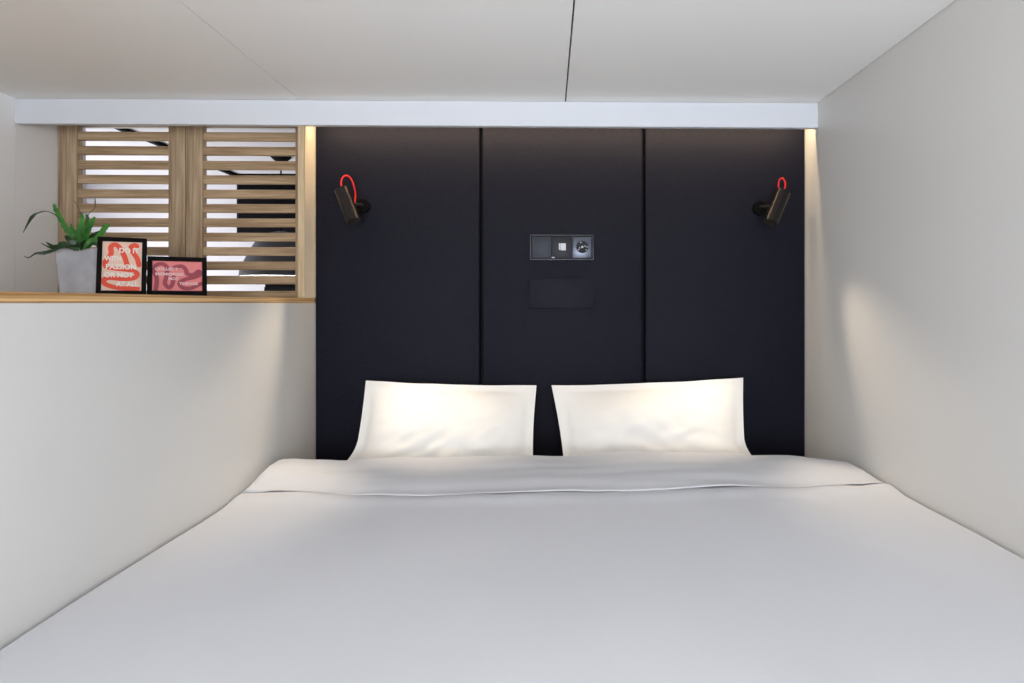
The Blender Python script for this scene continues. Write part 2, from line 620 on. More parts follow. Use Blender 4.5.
on_plate(q, 'dot_ring', [M['satin'], M['lightgrey']], sock, porg)


# ------------------------------------------------------------------ reading lamps
def reading_lamp(top_px, bot_px, plate_px, cable_px, aim_px, wall_aim, label, energy):
    YC = YH - 0.072                                   # depth of the shade's middle
    c = at((top_px[0] + bot_px[0]) / 2, (top_px[1] + bot_px[1]) / 2, YC)
    tgt = at(aim_px[0], aim_px[1], 1.985)
    tp, bp = at(top_px[0], top_px[1], YC), at(bot_px[0], bot_px[1], YC)
    ax = (bp - tp)
    L = ax.length
    d = ax.normalized()
    # lean the shade forward as far as its beam needs
    lean = (tgt.y - c.y) / (tgt - c).length
    d = Vector((d.x, lean, d.z)).normalized()
    pc = at(plate_px[0], plate_px[1], YH)
    root = thing('reading_lamp', label, 'lamp', pc, 'pair of reading lamps')
    org = Vector(root.location)

    def fin(q, name, m, parent=root, po=None):
        ob = q.build(name, m, None, origin=org)
        ob.parent = parent
        ob.location = (0, 0, 0)
        return ob
    R = 0.0240
    zq = (-d).to_track_quat('Z', 'Y').to_matrix().to_4x4()      # local z up the shade
    mt = Matrix.Translation(c) @ zq
    hL = L / 2
    wall = Matrix.Translation((pc.x, YH + 0.001, pc.z)) @ Matrix.Rotation(math.pi / 2, 4, 'X')
    q = MB().lathe([(0, 0), (0.024, 0), (0.024, 0.016), (0.0225, 0.019), (0, 0.019)], n=36, mtx=wall)
    fin(q, 'wall_plate', M['matte'])
    q = MB()
    side = c - d * (hL * 0.05)
    q.tube([pc + Vector((0, -0.015, 0)), pc + Vector((0, -0.034, 0)), side + (pc + Vector((0, -0.034, 0)) - side).normalized() * R * 0.9], 0.0065, 12)
    fin(q, 'swivel_arm', M['satin'])
    q = MB().lathe([(0, hL), (R - 0.0015, hL), (R, hL - 0.0015), (R, -hL)], n=48, mtx=mt)
    q.lathe([(R, -hL), (R - 0.0018, -hL), (R - 0.0018, hL - 0.004), (0, hL - 0.004)], n=48, mi=1, mtx=mt)
    shade = fin(q, 'shade', [M['bronze'], M['gap']])
    shade['label'] = 'dark bronze cylinder shade'
    q = MB().lathe([(0, 0.04), (0.0216, 0.04), (0.0216, 0.028), (0.019, 0.023), (0, 0.023)], n=32, mtx=mt)
    fin(q, 'lens', M['bulb'], shade)
    pts = []
    n = len(cable_px)
    start, end = c - d * (hL - 0.001), pc * 0.5 + side * 0.5 + Vector((0, -0.012, 0.003))
    for j, (x, y) in enumerate(cable_px):
        tt = j / (n - 1)
        pts.append(at(x, y, start.y * (1 - tt) + (YH - 0.022) * tt))
    pts = spline([start + d * 0.004] + pts + [end], 10)
    q = MB().tube(pts, 0.0027, 10)
    cb = fin(q, 'cable', M['red'])
    cb['label'] = 'looped red fabric cable'
    # the bulb's beam and an added spot throwing a glow on the side wall
    for nm, en, ang, aim in (('reading_beam', energy, 44, tgt), ('wall_glow_spot', energy * 1.25, 44, Vector(wall_aim))):
        ld = bpy.data.lights.new(nm, 'SPOT')
        ld.energy = en
        ld.color = (1.0, 0.82, 0.60)
        ld.spot_size = math.radians(ang)
        ld.spot_blend = 1.0
        ld.shadow_soft_size = 0.018
        lo = bpy.data.objects.new(nm, ld)
        COL.objects.link(lo)
        lo.parent = root
        lo.location = c + d * (hL - 0.010) - org
        lo.rotation_euler = (aim - c).to_track_quat('-Z', 'Y').to_euler()
    return root


reading_lamp((340.4, 188.5), (355.0, 222.3), (363.5, 206.5), [(341.2, 183), (342.4, 178), (345.6, 175.6), (349.5, 177), (352.6, 182), (354.6, 189), (355.4, 196)],
             (428, 414), (XL, 1.40, CZ - 0.60), 'bronze cylinder reading lamp with red cable on the headboard panel beside the shutter', 17.5)
reading_lamp((784.6, 190.8), (769.2, 223.6), (759.0, 208.5), [(784.8, 188), (785.0, 182), (782.4, 178.2), (779.4, 180), (778.4, 185), (778.8, 190), (776, 198), (771, 205)],
             (689, 412), (XR, 1.25, CZ - 0.60), 'bronze cylinder reading lamp with red cable on the headboard panel beside the right wall', 17.5)

# ------------------------------------------------------------------ light strip behind the beam
q = MB()
q.box((XL + 0.01, YB + 0.0225, ZBB + 0.052), (XR - 0.01, YB + 0.034, ZBB + 0.066), bevel=0.001, seg=1)
led = q.build('light_strip', M['lightgrey'])
tag(led, 'slim warm light strip hidden behind the white beam above the headboard', 'light')
q = MB()
q.box((XL + 0.012, YB + 0.0235, ZBB + 0.049), (XR - 0.012, YB + 0.033, ZBB + 0.0518), bevel=0.001, seg=1)
df = q.build('diffuser', M['led'], led)
la = area('strip_light', ((XL + XR) / 2, YB + 0.029, ZBB + 0.045), (0, 0.55, -1), XR - XL - 0.03, 0.008, 3.3, (1.0, 0.74, 0.44))
la.parent = led

# ------------------------------------------------------------------ bed
ZM = CZ - 0.565                     # mattress top
bed = thing('bed', 'low double bed filling the space between the walls, dressed in white', 'bed', ((XL + XR) / 2, 1.0, 0.0))
borg = Vector(bed.location)


def bedpart(q, name, m, parent=bed):
    ob = q.build(name, m, None, origin=borg)
    ob.parent = parent
    ob.location = (0, 0, 0)
    return ob


bedpart(MB().box((XL + 0.012, -0.05, 0.0), (XR - 0.012, YH - 0.01, ZM - 0.2), bevel=0.004), 'base', M['bedbase'])
bedpart(MB().box((XL + 0.012, -0.03, ZM - 0.199), (XR - 0.012, YH - 0.006, ZM), bevel=0.035, seg=5), 'mattress', M['mattress'])


def sstep(a, b, x):
    t = max(0.0, min(1.0, (x - a) / (b - a)))
    return t * t * (3 - 2 * t)


YD1 = 1.905                          # head end of the duvet
DX0, DX1 = XL + 0.004, XR - 0.004


def fold_y(x):
    s = abs(2 * (x - DX0) / (DX1 - DX0) - 1)
    return 1.508 + 0.15 * s ** 3.0 + 0.010 * noise.noise(Vector((x * 2.1, 3.1, 0))) + 0.006 * noise.noise(Vector((x * 9, 1.7, 0)))


def duvet_z(x, y):
    s = (x - DX0) / (DX1 - DX0)
    zw = -0.478 * (1 - s) + -0.460 * s
    bul = (1 - abs(2 * s - 1) ** 3.2)
    z = zw + 0.032 * bul
    # soft folds
    z += 0.0095 * noise.noise(Vector((x * 2.4, y * 1.7, 0.3)))
    z += 0.0065 * noise.noise(Vector((x * 6.5 + 0.6 * y, y * 1.6, 4.0)))
    z += 0.0016 * noise.noise(Vector((x * 15, y * 5, 9.0)))
    # plump rim just in front of the turned edge
    fy = fold_y(x)
    z += 0.010 * math.exp(-((y - (fy - 0.03)) / 0.035) ** 2) * (0.55 + 0.6 * noise.noise(Vector((x * 3, 0, 7))))
    ed = min(x - DX0, DX1 - x)
    z -= 0.007 * (1 - sstep(0.0, 0.02, ed)) ** 2
    return CZ + z


def head_drop(y, y0, y1, depth):
    t = max(0.0, min(1.0, (y - y0) / (y1 - y0)))
    return depth * (1 - math.sqrt(max(0.0, 1 - t * t)))


def slab(xs, ys, top, bot):
    bm = bmesh.new()
    T = [[bm.verts.new((x, y, top(x, y))) for y in ys] for x in xs]
    B = [[bm.verts.new((x, y, bot(x, y))) for y in ys] for x in xs]
    nx, ny = len(xs), len(ys)
    for i in range(nx - 1):
        for j in range(ny - 1):
            bm.faces.new((T[i][j], T[i + 1][j], T[i + 1][j + 1], T[i][j + 1]))
            bm.faces.new((B[i][j], B[i][j + 1], B[i + 1][j + 1], B[i + 1][j]))
    for i in range(nx - 1):
        bm.faces.new((T[i][0], B[i][0], B[i + 1][0], T[i + 1][0]))
        bm.faces.new((T[i][-1], T[i + 1][-1], B[i + 1][-1], B[i][-1]))
    for j in range(ny - 1):
        bm.faces.new((T[0][j], T[0][j + 1], B[0][j + 1], B[0][j]))
        bm.faces.new((T[-1][j], B[-1][j], B[-1][j + 1], T[-1][j + 1]))
    q = MB()
    q.bm.free()
    q.bm = bm
    return q


NX = 130
xs = [DX0 + (DX1 - DX0) * (0.5 - 0.5 * math.cos(math.pi * (0.12 + 0.76 * i / NX))) for i in range(NX + 1)]
xs = [DX0 + (x - xs[0]) / (xs[-1] - xs[0]) * (DX1 - DX0) for x in xs]
ys = [-0.06 + (YD1 + 0.06) * (1 - (1 - j / 150) ** 1.25) for j in range(151)]
duv = thing('duvet', 'wide white duvet spread over the whole bed, its top edge turned back', 'duvet', ((XL + XR) / 2, 0.9, ZM))
dorg = Vector(duv.location)


def bot_d(x, y):
    return ZM + 0.001


def top_d(x, y):
    return max(duvet_z(x, y) - head_drop(y, 1.83, YD1, 0.085), ZM + 0.004)


ob = slab(xs, ys, top_d, bot_d).build('cover', M['fabric'], None, origin=dorg)
ob.parent = duv
ob.location = (0, 0, 0)
# turned-back edge, lying on the cover
YT1 = 1.925
NT = 60


def tb_mesh():
    bm = bmesh.new()
    T, B = [], []
    for x in xs:
        fy = fold_y(x)
        ct, cb = [], []
        for j in range(NT + 1):
            y = fy + (YT1 - fy) * (j / NT) ** 1.3
            zd = max(duvet_z(x, y) - head_drop(y, 1.83, YD1 + 0.004, 0.085), ZM + 0.004)
            th = 0.003 + 0.010 * sstep(0.0, 0.12, y - fy) + 0.004 * noise.noise(Vector((x * 4, y * 5, 2.2))) + 0.003 * noise.noise(Vector((x * 2.2, y * 16, 5.2)))
            th += 0.026 * sstep(0.22, 0.0, x - DX0) * sstep(1.60, 1.78, y)
            e = (y - fy) / 0.011
            th *= math.sqrt(max(0.0, 1 - max(0.0, 1 - e) ** 2)) if e < 1 else 1.0
            lift = 0.010 * max(0.0, noise.noise(Vector((x * 8, 0.0, 17.5)))) * sstep(0.05, 0.0, y - fy)
            ed = min(x - DX0, DX1 - x)
            th *= 0.35 + 0.65 * sstep(0.0, 0.03, ed)
            dz = head_drop(y, 1.86, YT1, 0.02)
            ct.append(bm.verts.new((x, y, max(zd + 0.0012 + lift + th - dz, ZM + 0.008))))
            cb.append(bm.verts.new((x, y, zd + 0.0008 + lift * 0.9)))
        T.append(ct)
        B.append(cb)
    for i in range(len(xs) - 1):
        for j in range(NT):
            bm.faces.new((T[i][j], T[i + 1][j], T[i + 1][j + 1], T[i][j + 1]))
            bm.faces.new((B[i][j], B[i][j + 1], B[i + 1][j + 1], B[i + 1][j]))
        bm.faces.new((T[i][0], B[i][0], B[i + 1][0], T[i + 1][0]))
        bm.faces.new((T[i][-1], T[i + 1][-1], B[i + 1][-1], B[i][-1]))
    for j in range(NT):
        bm.faces.new((T[0][j], T[0][j + 1], B[0][j + 1], B[0][j]))
        bm.faces.new((T[-1][j], B[-1][j], B[-1][j + 1], T[-1][j + 1]))
    q = MB()
    q.bm.free()
    q.bm = bm
    return q


ob = tb_mesh().build('turned_back_edge', M['fabric'], None, origin=dorg, sharp=60)
ob.parent = duv
ob.location = (0, 0, 0)


# ------------------------------------------------------------------ pillows
def pillow(tl, tr, bl, br, flare, label, seed):
    """A soft case: two bulged faces meeting in a thin flange; corners are (px, py, Y)."""
    TL, TR, BL, BR = (at(*p) for p in (tl, tr, bl, br))
    N, Mv = 64, 48
    cen = (TL + TR + BL + BR) / 4
    nrm = (TR - TL).cross(BL - TL).normalized()
    if nrm.y > 0:
        nrm = -nrm                                    # towards the room
    bm = bmesh.new()

    def base(u, v):
        # edges of a stuffed case draw in a little between the corners
        inx = 0.006 * math.sin(math.pi * v) * (1 - 2 * u)
        inz = 0.006 * math.sin(math.pi * u)
        p = (BL.lerp(BR, u)).lerp(TL.lerp(TR, u), v)
        fl = flare * max(0.0, 1 - v / 0.42) ** 2
        p = p + Vector((inx + (fl * (u if flare > 0 else (1 - u))), 0, -inz * v))
        p.z += 0.003 * noise.noise(Vector((u * 5 + seed, v * 0.5, 1.0))) * v
        return p

    def height(u, v):
        fl = 0.075                                     # stitched flange
        uu = max(0.0, min(1.0, (u - fl * 0.6) / (1 - 1.2 * fl)))
        vv = max(0.0, min(1.0, v / (1 - fl)))
        h = (math.sin(math.pi * uu) ** 0.55) * (math.sin(math.pi * min(1, vv * 0.93 + 0.07)) ** 0.6 if vv < 1 else 0)
        return h

    F0, B0 = [], []
    for i in range(N + 1):
        u = i / N
        fr, bk = [], []
        for j in range(Mv + 1):
            v = j / Mv
            p = base(u, v)
            h = height(u, v)
            wr = 0.014 * noise.noise(Vector((u * 3.2 + seed, v * 3.0, 0.7))) + 0.0045 * noise.noise(Vector((u * 9 + v * 5 + seed, v * 6 - u * 4, 2.0)))
            cr = 0.0060 * abs(noise.noise(Vector((u * 7 - v * 6 + seed * 2, v * 4 + u * 2, 5.0))))
            fr.append(bm.verts.new(p + nrm * (0.002 + h * (0.055 + wr - cr))))
            bk.append(bm.verts.new(p - nrm * (0.002 + h * (0.040 + 0.4 * wr))))
        F0.append(fr)
        B0.append(bk)
    for i in range(N):
        for j in range(Mv):
            bm.faces.new((F0[i][j], F0[i + 1][j], F0[i + 1][j + 1], F0[i][j + 1]))
            bm.faces.new((B0[i][j], B0[i][j + 1], B0[i + 1][j + 1], B0[i + 1][j]))
    for i in range(N):
        bm.faces.new((F0[i][0], B0[i][0], B0[i + 1][0], F0[i + 1][0]))
        bm.faces.new((F0[i][Mv], F0[i + 1][Mv], B0[i + 1][Mv], B0[i][Mv]))
    for j in range(Mv):
        bm.faces.new((F0[0][j], F0[0][j + 1], B0[0][j + 1], B0[0][j]))
        bm.faces.new((F0[N][j], B0[N][j], B0[N][j + 1], F0[N][j + 1]))
    q = MB()
    q.bm.free()
    q.bm = bm
    zmin = min(v.co.z for v in bm.verts)
    if zmin < ZM + 0.002:
        pass
    ob = q.build('pillow', M['pillow'], None, origin=cen, sharp=70)
    return tag(ob, label, 'pillow', 'pair of pillows')


pillow((366, 380.5, 2.135), (536.5, 385.5, 2.135), (349, 484, 1.985), (533.5, 484, 1.985), -0.085,
       'white pillow leaning on the headboard, nearer the potted plant and shelf', 1.3)
pillow((551.5, 385.5, 2.135), (743, 377.5, 2.135), (566, 484, 1.985), (748, 484, 1.985), 0.12,
       'white pillow leaning on the headboard, nearer the right wall', 6.1)

# ------------------------------------------------------------------ potted plant
YP = 2.0
pc = at(51.5, 250, YP - 0.03) + Vector((0.067, 0, 0))
pot = thing('potted_plant', 'leafy green cactus plant in a grey concrete pot on the shelf', 'plant', (pc.x, YP + 0.037, ZS1))
oz = Vector(pot.location)


def rsq(r, z, n=8, k=0.22):
    pts = []
    rc = r * k
    for sx, sy, a0 in ((1, 1, 0), (-1, 1, 90), (-1, -1, 180), (1, -1, 270)):
        for i in range(n):
            a = math.radians(a0 + 90 * i / (n - 1))
            pts.append((sx * (r - rc) + rc * math.cos(a), sy * (r - rc) + rc * math.sin(a), z))
    return pts


prof = [(0.054, 0.0), (0.056, 0.003), (0.067, 0.142), (0.066, 0.144), (0.060, 0.144), (0.059, 0.140), (0.058, 0.122)]
bm = bmesh.new()
rot = Matrix.Rotation(math.radians(0), 3, 'Z')
rings = [[bm.verts.new(rot @ Vector(p)) for p in rsq(r, z)] for r, z in prof]
for a, c2 in zip(rings, rings[1:]):
    for i in range(len(a)):
        bm.faces.new((a[i], a[(i + 1) % len(a)], c2[(i + 1) % len(a)], c2[i]))
bm.faces.new(rings[0][::-1])
bm.faces.new(rings[-1])
q = MB()
q.bm.free()
q.bm = bm
q.build('pot', M['concrete'], pot)
bm = bmesh.new()
ring = [bm.verts.new(rot @ Vector(p)) for p in rsq(0.0585, 0.130)]
ctr = bm.verts.new((0, 0, 0.135))
for i in range(len(ring)):
    bm.faces.new((ring[i], ring[(i + 1) % len(ring)], ctr))
q = MB()
q.bm.free()
q.bm = bm
q.build('soil', M['soil'], pot)


def leaf(pts, widths, m, scallop=0.0, yoff=(0, 0), name='leaf'):
    """A flat, slightly folded blade along pixel points; depth runs from yoff[0] to yoff[1] before or behind the pot's middle."""
    n0 = len(pts)
    P = [at(x, y, YP + yoff[0] + (yoff[1] - yoff[0]) * i / (n0 - 1)) - oz for i, (x, y) in enumerate(pts)]
    ns = 9
    S = spline(P, ns)
    Wd = []
    for i in range(len(S)):
        tt = i / ns
        a = min(int(tt), n0 - 2)
        w = widths[a] + (widths[a + 1] - widths[a]) * (tt - a)
        Wd.append(w)
    bm = bmesh.new()
    rows = []
    for i, p in enumerate(S):
        d = (S[min(i + 1, len(S) - 1)] - S[max(i - 1, 0)]).normalized()
        sd = d.cross(Vector((0, -1, 0.0)))
        sd = sd.normalized() if sd.length > 1e-4 else Vector((1, 0, 0))
        nn = sd.cross(d).normalized()
        w = Wd[i] * (1 + scallop * math.sin(i * 1.25))
        th = min(0.0013, w * 0.4)
        rows.append([bm.verts.new(p - sd * w + nn * 0.25 * w), bm.verts.new(p + nn * th), bm.verts.new(p + sd * w + nn * 0.25 * w), bm.verts.new(p - nn * th)])
    for a, c2 in zip(rows, rows[1:]):
        for k4 in range(4):
            bm.faces.new((a[k4], a[(k4 + 1) % 4], c2[(k4 + 1) % 4], c2[k4]))
    bm.faces.new(rows[0][::-1])
    bm.faces.new(rows[-1])
    q = MB()
    q.bm.free()
    q.bm = bm
    return q.build(name, m, pot, sharp=50)


G, D = M['leaf'], M['leafdark']
mm = 0.001
leaf([(74, 250), (68, 231), (58, 217), (47, 211.4), (37, 213.5), (32.5, 217), (28.5, 223), (23, 233)],
     [2 * mm, 3.5 * mm, 1.6 * mm, 1.2 * mm, 2.4 * mm, 6 * mm, 3.6 * mm, 0.5 * mm], D, 0.05, (0, -0.05))
leaf([(80, 250), (75, 238), (67, 229), (61, 219), (56.5, 210), (54, 204)], [3 * mm, 8 * mm, 9.5 * mm, 8 * mm, 7.5 * mm, 3 * mm], G, 0.14, (0, -0.02))
leaf([(83, 250), (82, 240), (81.5, 230), (82.5, 220), (82, 213)], [5 * mm, 10 * mm, 10.5 * mm, 7 * mm, 1.5 * mm], G, 0.14, (0, -0.03))
leaf([(82, 246), (84, 234), (86, 226), (88, 219), (86.5, 214)], [3 * mm, 8 * mm, 8 * mm, 6 * mm, 2 * mm], G, 0.12, (0.01, 0.02))
leaf([(85, 248), (88, 233), (91.5, 224), (95, 217)], [3 * mm, 7.5 * mm, 8 * mm, 3 * mm], G, 0.12, (0, 0.0))
leaf([(88, 249), (97, 238), (102, 233), (106, 227), (110, 224.5)], [3 * mm, 6 * mm, 9 * mm, 9 * mm, 3 * mm], G, 0.12, (0.02, 0.02))
leaf([(86, 248), (88, 240), (94, 235), (100, 231)], [3 * mm, 5 * mm, 6 * mm, 2 * mm], D, 0.1, (0.02, 0.03))
leaf([(78, 249), (73, 243), (68, 238), (66, 235)], [3 * mm, 7 * mm, 8 * mm, 3 * mm], D, 0.1, (-0.03, -0.04))
leaf([(78, 250), (72, 243.5), (62, 246), (54, 246.5), (46, 242)], [3 * mm, 5 * mm, 7 * mm, 6 * mm, 1 * mm], D, 0.1, (-0.02, -0.09))
leaf([(76, 250), (66, 245), (54, 248), (47, 246), (41, 243)], [3 * mm, 5 * mm, 4 * mm, 2 * mm, 0.7 * mm], D, 0.1, (-0.02, -0.07))
leaf([(76, 250), (64, 246.5), (53, 250.5), (44, 253), (36, 253.5), (29, 257.5), (24, 256)], [3 * mm, 5 * mm, 5 * mm, 5.5 * mm, 3 * mm, 1.6 * mm, 0.6 * mm], D, 0.1, (-0.03, -0.10))
leaf([(80, 250), (84, 243), (92, 242), (99, 246), (103, 252)], [3 * mm, 6 * mm, 7 * mm, 6 * mm, 2 * mm], D, 0.1, (-0.03, -0.07))
leaf([(82, 250), (78, 244), (70, 243), (62, 248)], [3 * mm, 6 * mm, 7 * mm, 2 * mm], D, 0.1, (-0.05, -0.08))
leaf([(84, 249), (90, 241), (96, 240), (101, 243)], [3 * mm, 6 * mm, 7 * mm, 2 * mm], G, 0.1, (-0.05, -0.07))
leaf([(80, 250), (77, 241), (74, 236), (70, 234)], [3 * mm, 6 * mm, 6 * mm, 2 * mm], G, 0.1, (-0.04, -0.05))
leaf([(79, 250), (77, 240), (73, 230), (71, 224)], [3 * mm, 7 * mm, 7 * mm, 2 * mm], G, 0.14, (0.02, 0.02))
leaf([(84, 248), (80, 240), (78, 233), (79, 226)], [3 * mm, 7 * mm, 7 * mm, 2 * mm], G, 0.14, (-0.02, -0.03))
leaf([(86, 248), (93, 243), (99, 239), (104, 238)], [3 * mm, 6 * mm, 6 * mm, 2 * mm], G, 0.12, (0.0, 0.0))
leaf([(79, 250), (71, 247), (63, 243), (58, 245)], [3 * mm, 6 * mm, 6 * mm, 2 * mm], D, 0.12, (-0.03, -0.06))
leaf([(82, 238), (81.5, 222), (79.5, 210), (74, 200.5)], [1.4 * mm, 1.1 * mm, 1.1 * mm, 0.8 * mm], M['stem'], 0, (0, -0.02), 'shoot')
leaf([(85, 226), (89, 214), (94.5, 208.5), (95.3, 202), (94.8, 197)], [1.1 * mm, 1.0 * mm, 1.2 * mm, 2.2 * mm, 0.5 * mm], M['stem'], 0, (0, -0.02), 'shoot')


# ------------------------------------------------------------------ framed prints
def text_mesh(s, size, fat=0.0):
    cu = bpy.data.curves.new('lettering', 'FONT')
    cu.body = s
    cu.size = size
    cu.offset = fat
    cu.resolution_u = 3
    o = bpy.data.objects.new('lettering', cu)
    COL.objects.link(o)
    dg = bpy.context.evaluated_depsgraph_get()
    me = bpy.data.meshes.new_from_object(o.evaluated_get(dg))
    bpy.data.objects.remove(o)
    bpy.data.curves.remove(cu)
    return me


def framed_print(name, pxc, Y, w, h, yaw, lean, roll, bord, ribbons, rw, lines, mats, label):
    base = at(pxc, 300, Y)
    root = thing(name, label, 'picture', (base.x, Y, ZS1))
    root.rotation_euler = Matrix.Rotation(yaw, 3, 'Z').to_euler()
    T = Matrix.Rotation(-lean, 4, 'X')
    D_ = 0.014
    bb = bord + 0.0075                     # the lower rim is a little taller

    def add(q, nm, m, parent=root):
        for v in q.bm.verts:
            v.co = T @ v.co
        return q.build(nm, m, parent, sharp=30)
    q = MB()
    for lo, hi in (((-w / 2, 0, 0), (w / 2, D_, bb)), ((-w / 2, 0, h - bord), (w / 2, D_, h)),
                   ((-w / 2, 0, bb), (-w / 2 + bord, D_, h - bord)), ((w / 2 - bord, 0, bb), (w / 2, D_, h - bord))):
        q.box(lo, hi, bevel=0.0008, seg=1)
    add(q, 'frame', M['frame'])
    q = MB().box((-w / 2 + bord * 0.7, 0.0085, bord * 0.7), (w / 2 - bord * 0.7, D_ - 0.0005, h - bord * 0.7))
    # strut that props the frame up
    add(q, 'backing_board', M['backing'])
    q = MB()
    sl = h * 0.72
    pz = math.sin(lean) * sl
    a = T @ Vector((0, D_, sl))
    foot = Vector((0, a.y + 0.045, 0.0))
    q.bm.free()
    q.bm = bmesh.new()
    tt = []
    for dx in (-0.012, 0.012):
        for pnt in (a, foot):
            for dy in (0, 0.003):
                tt.append(q.bm.verts.new((dx, pnt.y + dy, max(pnt.z, 0.0))))
    for idx in ((0, 1, 3, 2), (4, 6, 7, 5), (0, 4, 5, 1), (2, 3, 7, 6), (0, 2, 6, 4), (1, 5, 7, 3)):
        q.bm.faces.new([tt[i2] for i2 in idx])
    q.build('easel_strut', M['backing'], root)
    # the printed sheet: paper, ribbon and lettering in one mesh
    iw, ih = w - 2 * bord, h - bord - bb
    q = MB()
    q.box((-iw / 2 - 0.002, 0.0055, bb - 0.002), (iw / 2 + 0.002, 0.0084, h - bord + 0.002), mi=0)
    lay = 0.0052
    for rb in ribbons:
        P = spline([Vector(((x - 0.5) * iw, lay, bb + (1 - y) * ih)) for x, y in rb], 12)
        Lr, Rr = [], []
        # round caps
        n = len(P)
        for i, p in enumerate(P):
            d = (P[min(i + 1, n - 1)] - P[max(i - 1, 0)]).normalized()
            sd = Vector((-d.z, 0, d.x)) * rw
            Lr.append(p + sd)
            Rr.append(p - sd)
        lim = lambda v: Vector((max(-iw / 2, min(iw / 2, v.x)), v.y, max(bb, min(h - bord, v.z))))
        vl = [q.bm.verts.new(lim(v)) for v in Lr]
        vr = [q.bm.verts.new(lim(v)) for v in Rr]
        for i in range(n - 1):
            try:
                f = q.bm.faces.new((vl[i], vl[i + 1], vr[i + 1], vr[i]))
                f.material_index = 1
            except ValueError:
                pass
        for cpt in (P[0], P[-1]):
            cv = [q.bm.verts.new(lim(cpt + Vector((rw * math.cos(2 * math.pi * k2 / 16), -0.00008, rw * math.sin(2 * math.pi * k2 / 16))))) for k2 in range(16)]
            try:
                f = q.bm.faces.new(cv)
                f.material_index = 1
            except ValueError:
                pass
        lay -= 0.00012
    for s, x, y, wd_, sz in lines:
        me = text_mesh(s, sz, sz * 0.035)
        x0 = min(v.co.x for v in me.vertices)
        x1 = max(v.co.x for v in me.vertices)
        kx = wd_ * iw / (x1 - x0)
        t = bmesh.new()
        t.from_mesh(me)
        for v in t.verts:
            v.co = Vector(((x - 0.5) * iw + (v.co.x - x0) * kx, 0.0046, bb + (1 - y) * ih + v.co.y))
        q.merge(t, 2)
        bpy.data.meshes.remove(me)
    bm = q.bm
    for v in bm.verts:
        v.co = T @ v.co
    me = bpy.data.meshes.new('print')
    bm.to_mesh(me)
    bm.free()
    for m in mats:
        me.materials.append(m)
    ob = bpy.data.objects.new('print', me)
    COL.objects.link(ob)
    ob.parent = root
    # settle: the lowest edge of the tilted frame stands on the shelf
    return root


rib1 = [[(0.92, 0.47), (0.88, 0.34), (0.76, 0.20), (0.72, 0.10), (0.80, 0.06), (0.86, 0.08)],
        [(0.62, 0.46), (0.57, 0.33), (0.49, 0.20), (0.40, 0.10), (0.29, 0.06), (0.21, 0.12), (0.22, 0.24), (0.15, 0.35), (0.08, 0.43),
         (0.12, 0.52), (0.34, 0.55), (0.70, 0.58), (0.88, 0.64), (0.82, 0.73), (0.55, 0.76), (0.2, 0.74), (0.06, 0.79), (0.14, 0.88), (0.45, 0.94), (0.9, 0.95)]]
framed_print('framed_print', 121.0, 1.85, 0.117, 0.176, math.radians(28), math.radians(16), 0, 0.0115, rib1, 0.0064,
             [('DO IT', 0.42, 0.225, 0.50, 0.0200), ('WITH', 0.06, 0.395, 0.42, 0.0200), ('PASSION', 0.10, 0.560, 0.76, 0.0200),
              ('OR NOT', 0.07, 0.725, 0.72, 0.0200), ('AT ALL', 0.36, 0.905, 0.56, 0.0200)],
             [M['peach'], M['orange'], M['ink']], 'upright black frame with a peach print, red ribbon shapes and white words')
rib2 = [[(0.07, 0.98), (0.09, 0.60), (0.03, 0.34), (0.08, 0.14), (0.20, 0.10), (0.29, 0.22), (0.28, 0.50), (0.25, 0.74), (0.33, 0.88), (0.40, 0.76), (0.42, 0.52)],
        [(0.44, 0.20), (0.58, 0.16), (0.66, 0.26), (0.70, 0.42), (0.82, 0.44), (0.93, 0.32), (0.96, 0.42), (0.86, 0.52), (0.66, 0.60), (0.54, 0.72), (0.60, 0.88), (0.76, 0.90), (0.98, 0.74)]]
framed_print('framed_print', 177.4, 1.93, 0.151, 0.124, math.radians(28), math.radians(16), 0, 0.0125, rib2, 0.0056,
             [('COLLECT', 0.05, 0.31, 0.46, 0.0112), ('MEMORIES', 0.06, 0.48, 0.56, 0.0112), ('NOT', 0.32, 0.63, 0.20, 0.0112), ('THINGS', 0.53, 0.79, 0.38, 0.0112)],
             [M['pink'], M['maroon'], M['ink2']], 'low wide black frame with a pink print, maroon ribbon shapes and small words')

# ------------------------------------------------------------------ things in the room beyond
# pendant lamp
YL = F * 0.72 / (PY - 157.5)
pk = at(281, 276.5, YL)
pen = thing('pendant_lamp', 'graphite dome pendant lamp hanging from a thin rod beyond the shutter', 'lamp', (pk.x, YL, pk.z))
kk = YL / F
Rr = 38 * kk
Hd = 44 * kk
q = MB()
outer = [(Rr, 0.0), (Rr * 0.985, Hd * 0.14), (Rr * 0.84, Hd * 0.42), (Rr * 0.68, Hd * 0.68), (Rr * 0.54, Hd * 0.86), (Rr * 0.30, Hd * 0.97), (0.016, Hd * 1.02), (0.0, Hd * 1.02)]
q.lathe(outer, n=56)
dome = q.build('shade', M['graphite'], pen)
q = MB()
inner = [(Rr * 1.0, -0.0005), (Rr * 0.985, -0.0005), (Rr * 0.965, Hd * 0.14), (Rr * 0.82, Hd * 0.41), (Rr * 0.66, Hd * 0.66), (Rr * 0.52, Hd * 0.83), (0.0, Hd * 0.94)]
q.lathe(inner, n=56)
sh = q.build('lining', M['shade_in'], dome)
sh['label'] = 'white lining of the dome shade'
q = MB().lathe([(0, -0.03), (0.022, -0.022), (0.03, 0.0), (0.022, 0.022), (0.012, 0.04), (0.012, 0.09), (0, 0.09)], n=24, mtx=Matrix.Translation((0, 0, Hd * 0.45)))
q.build('bulb', M['bulb'], dome)
q = MB().tube([(0, 0, Hd), (0, 0, H2 - pk.z - 0.01)], 0.0042, 8)
q.build('rod', M['matte'], pen)
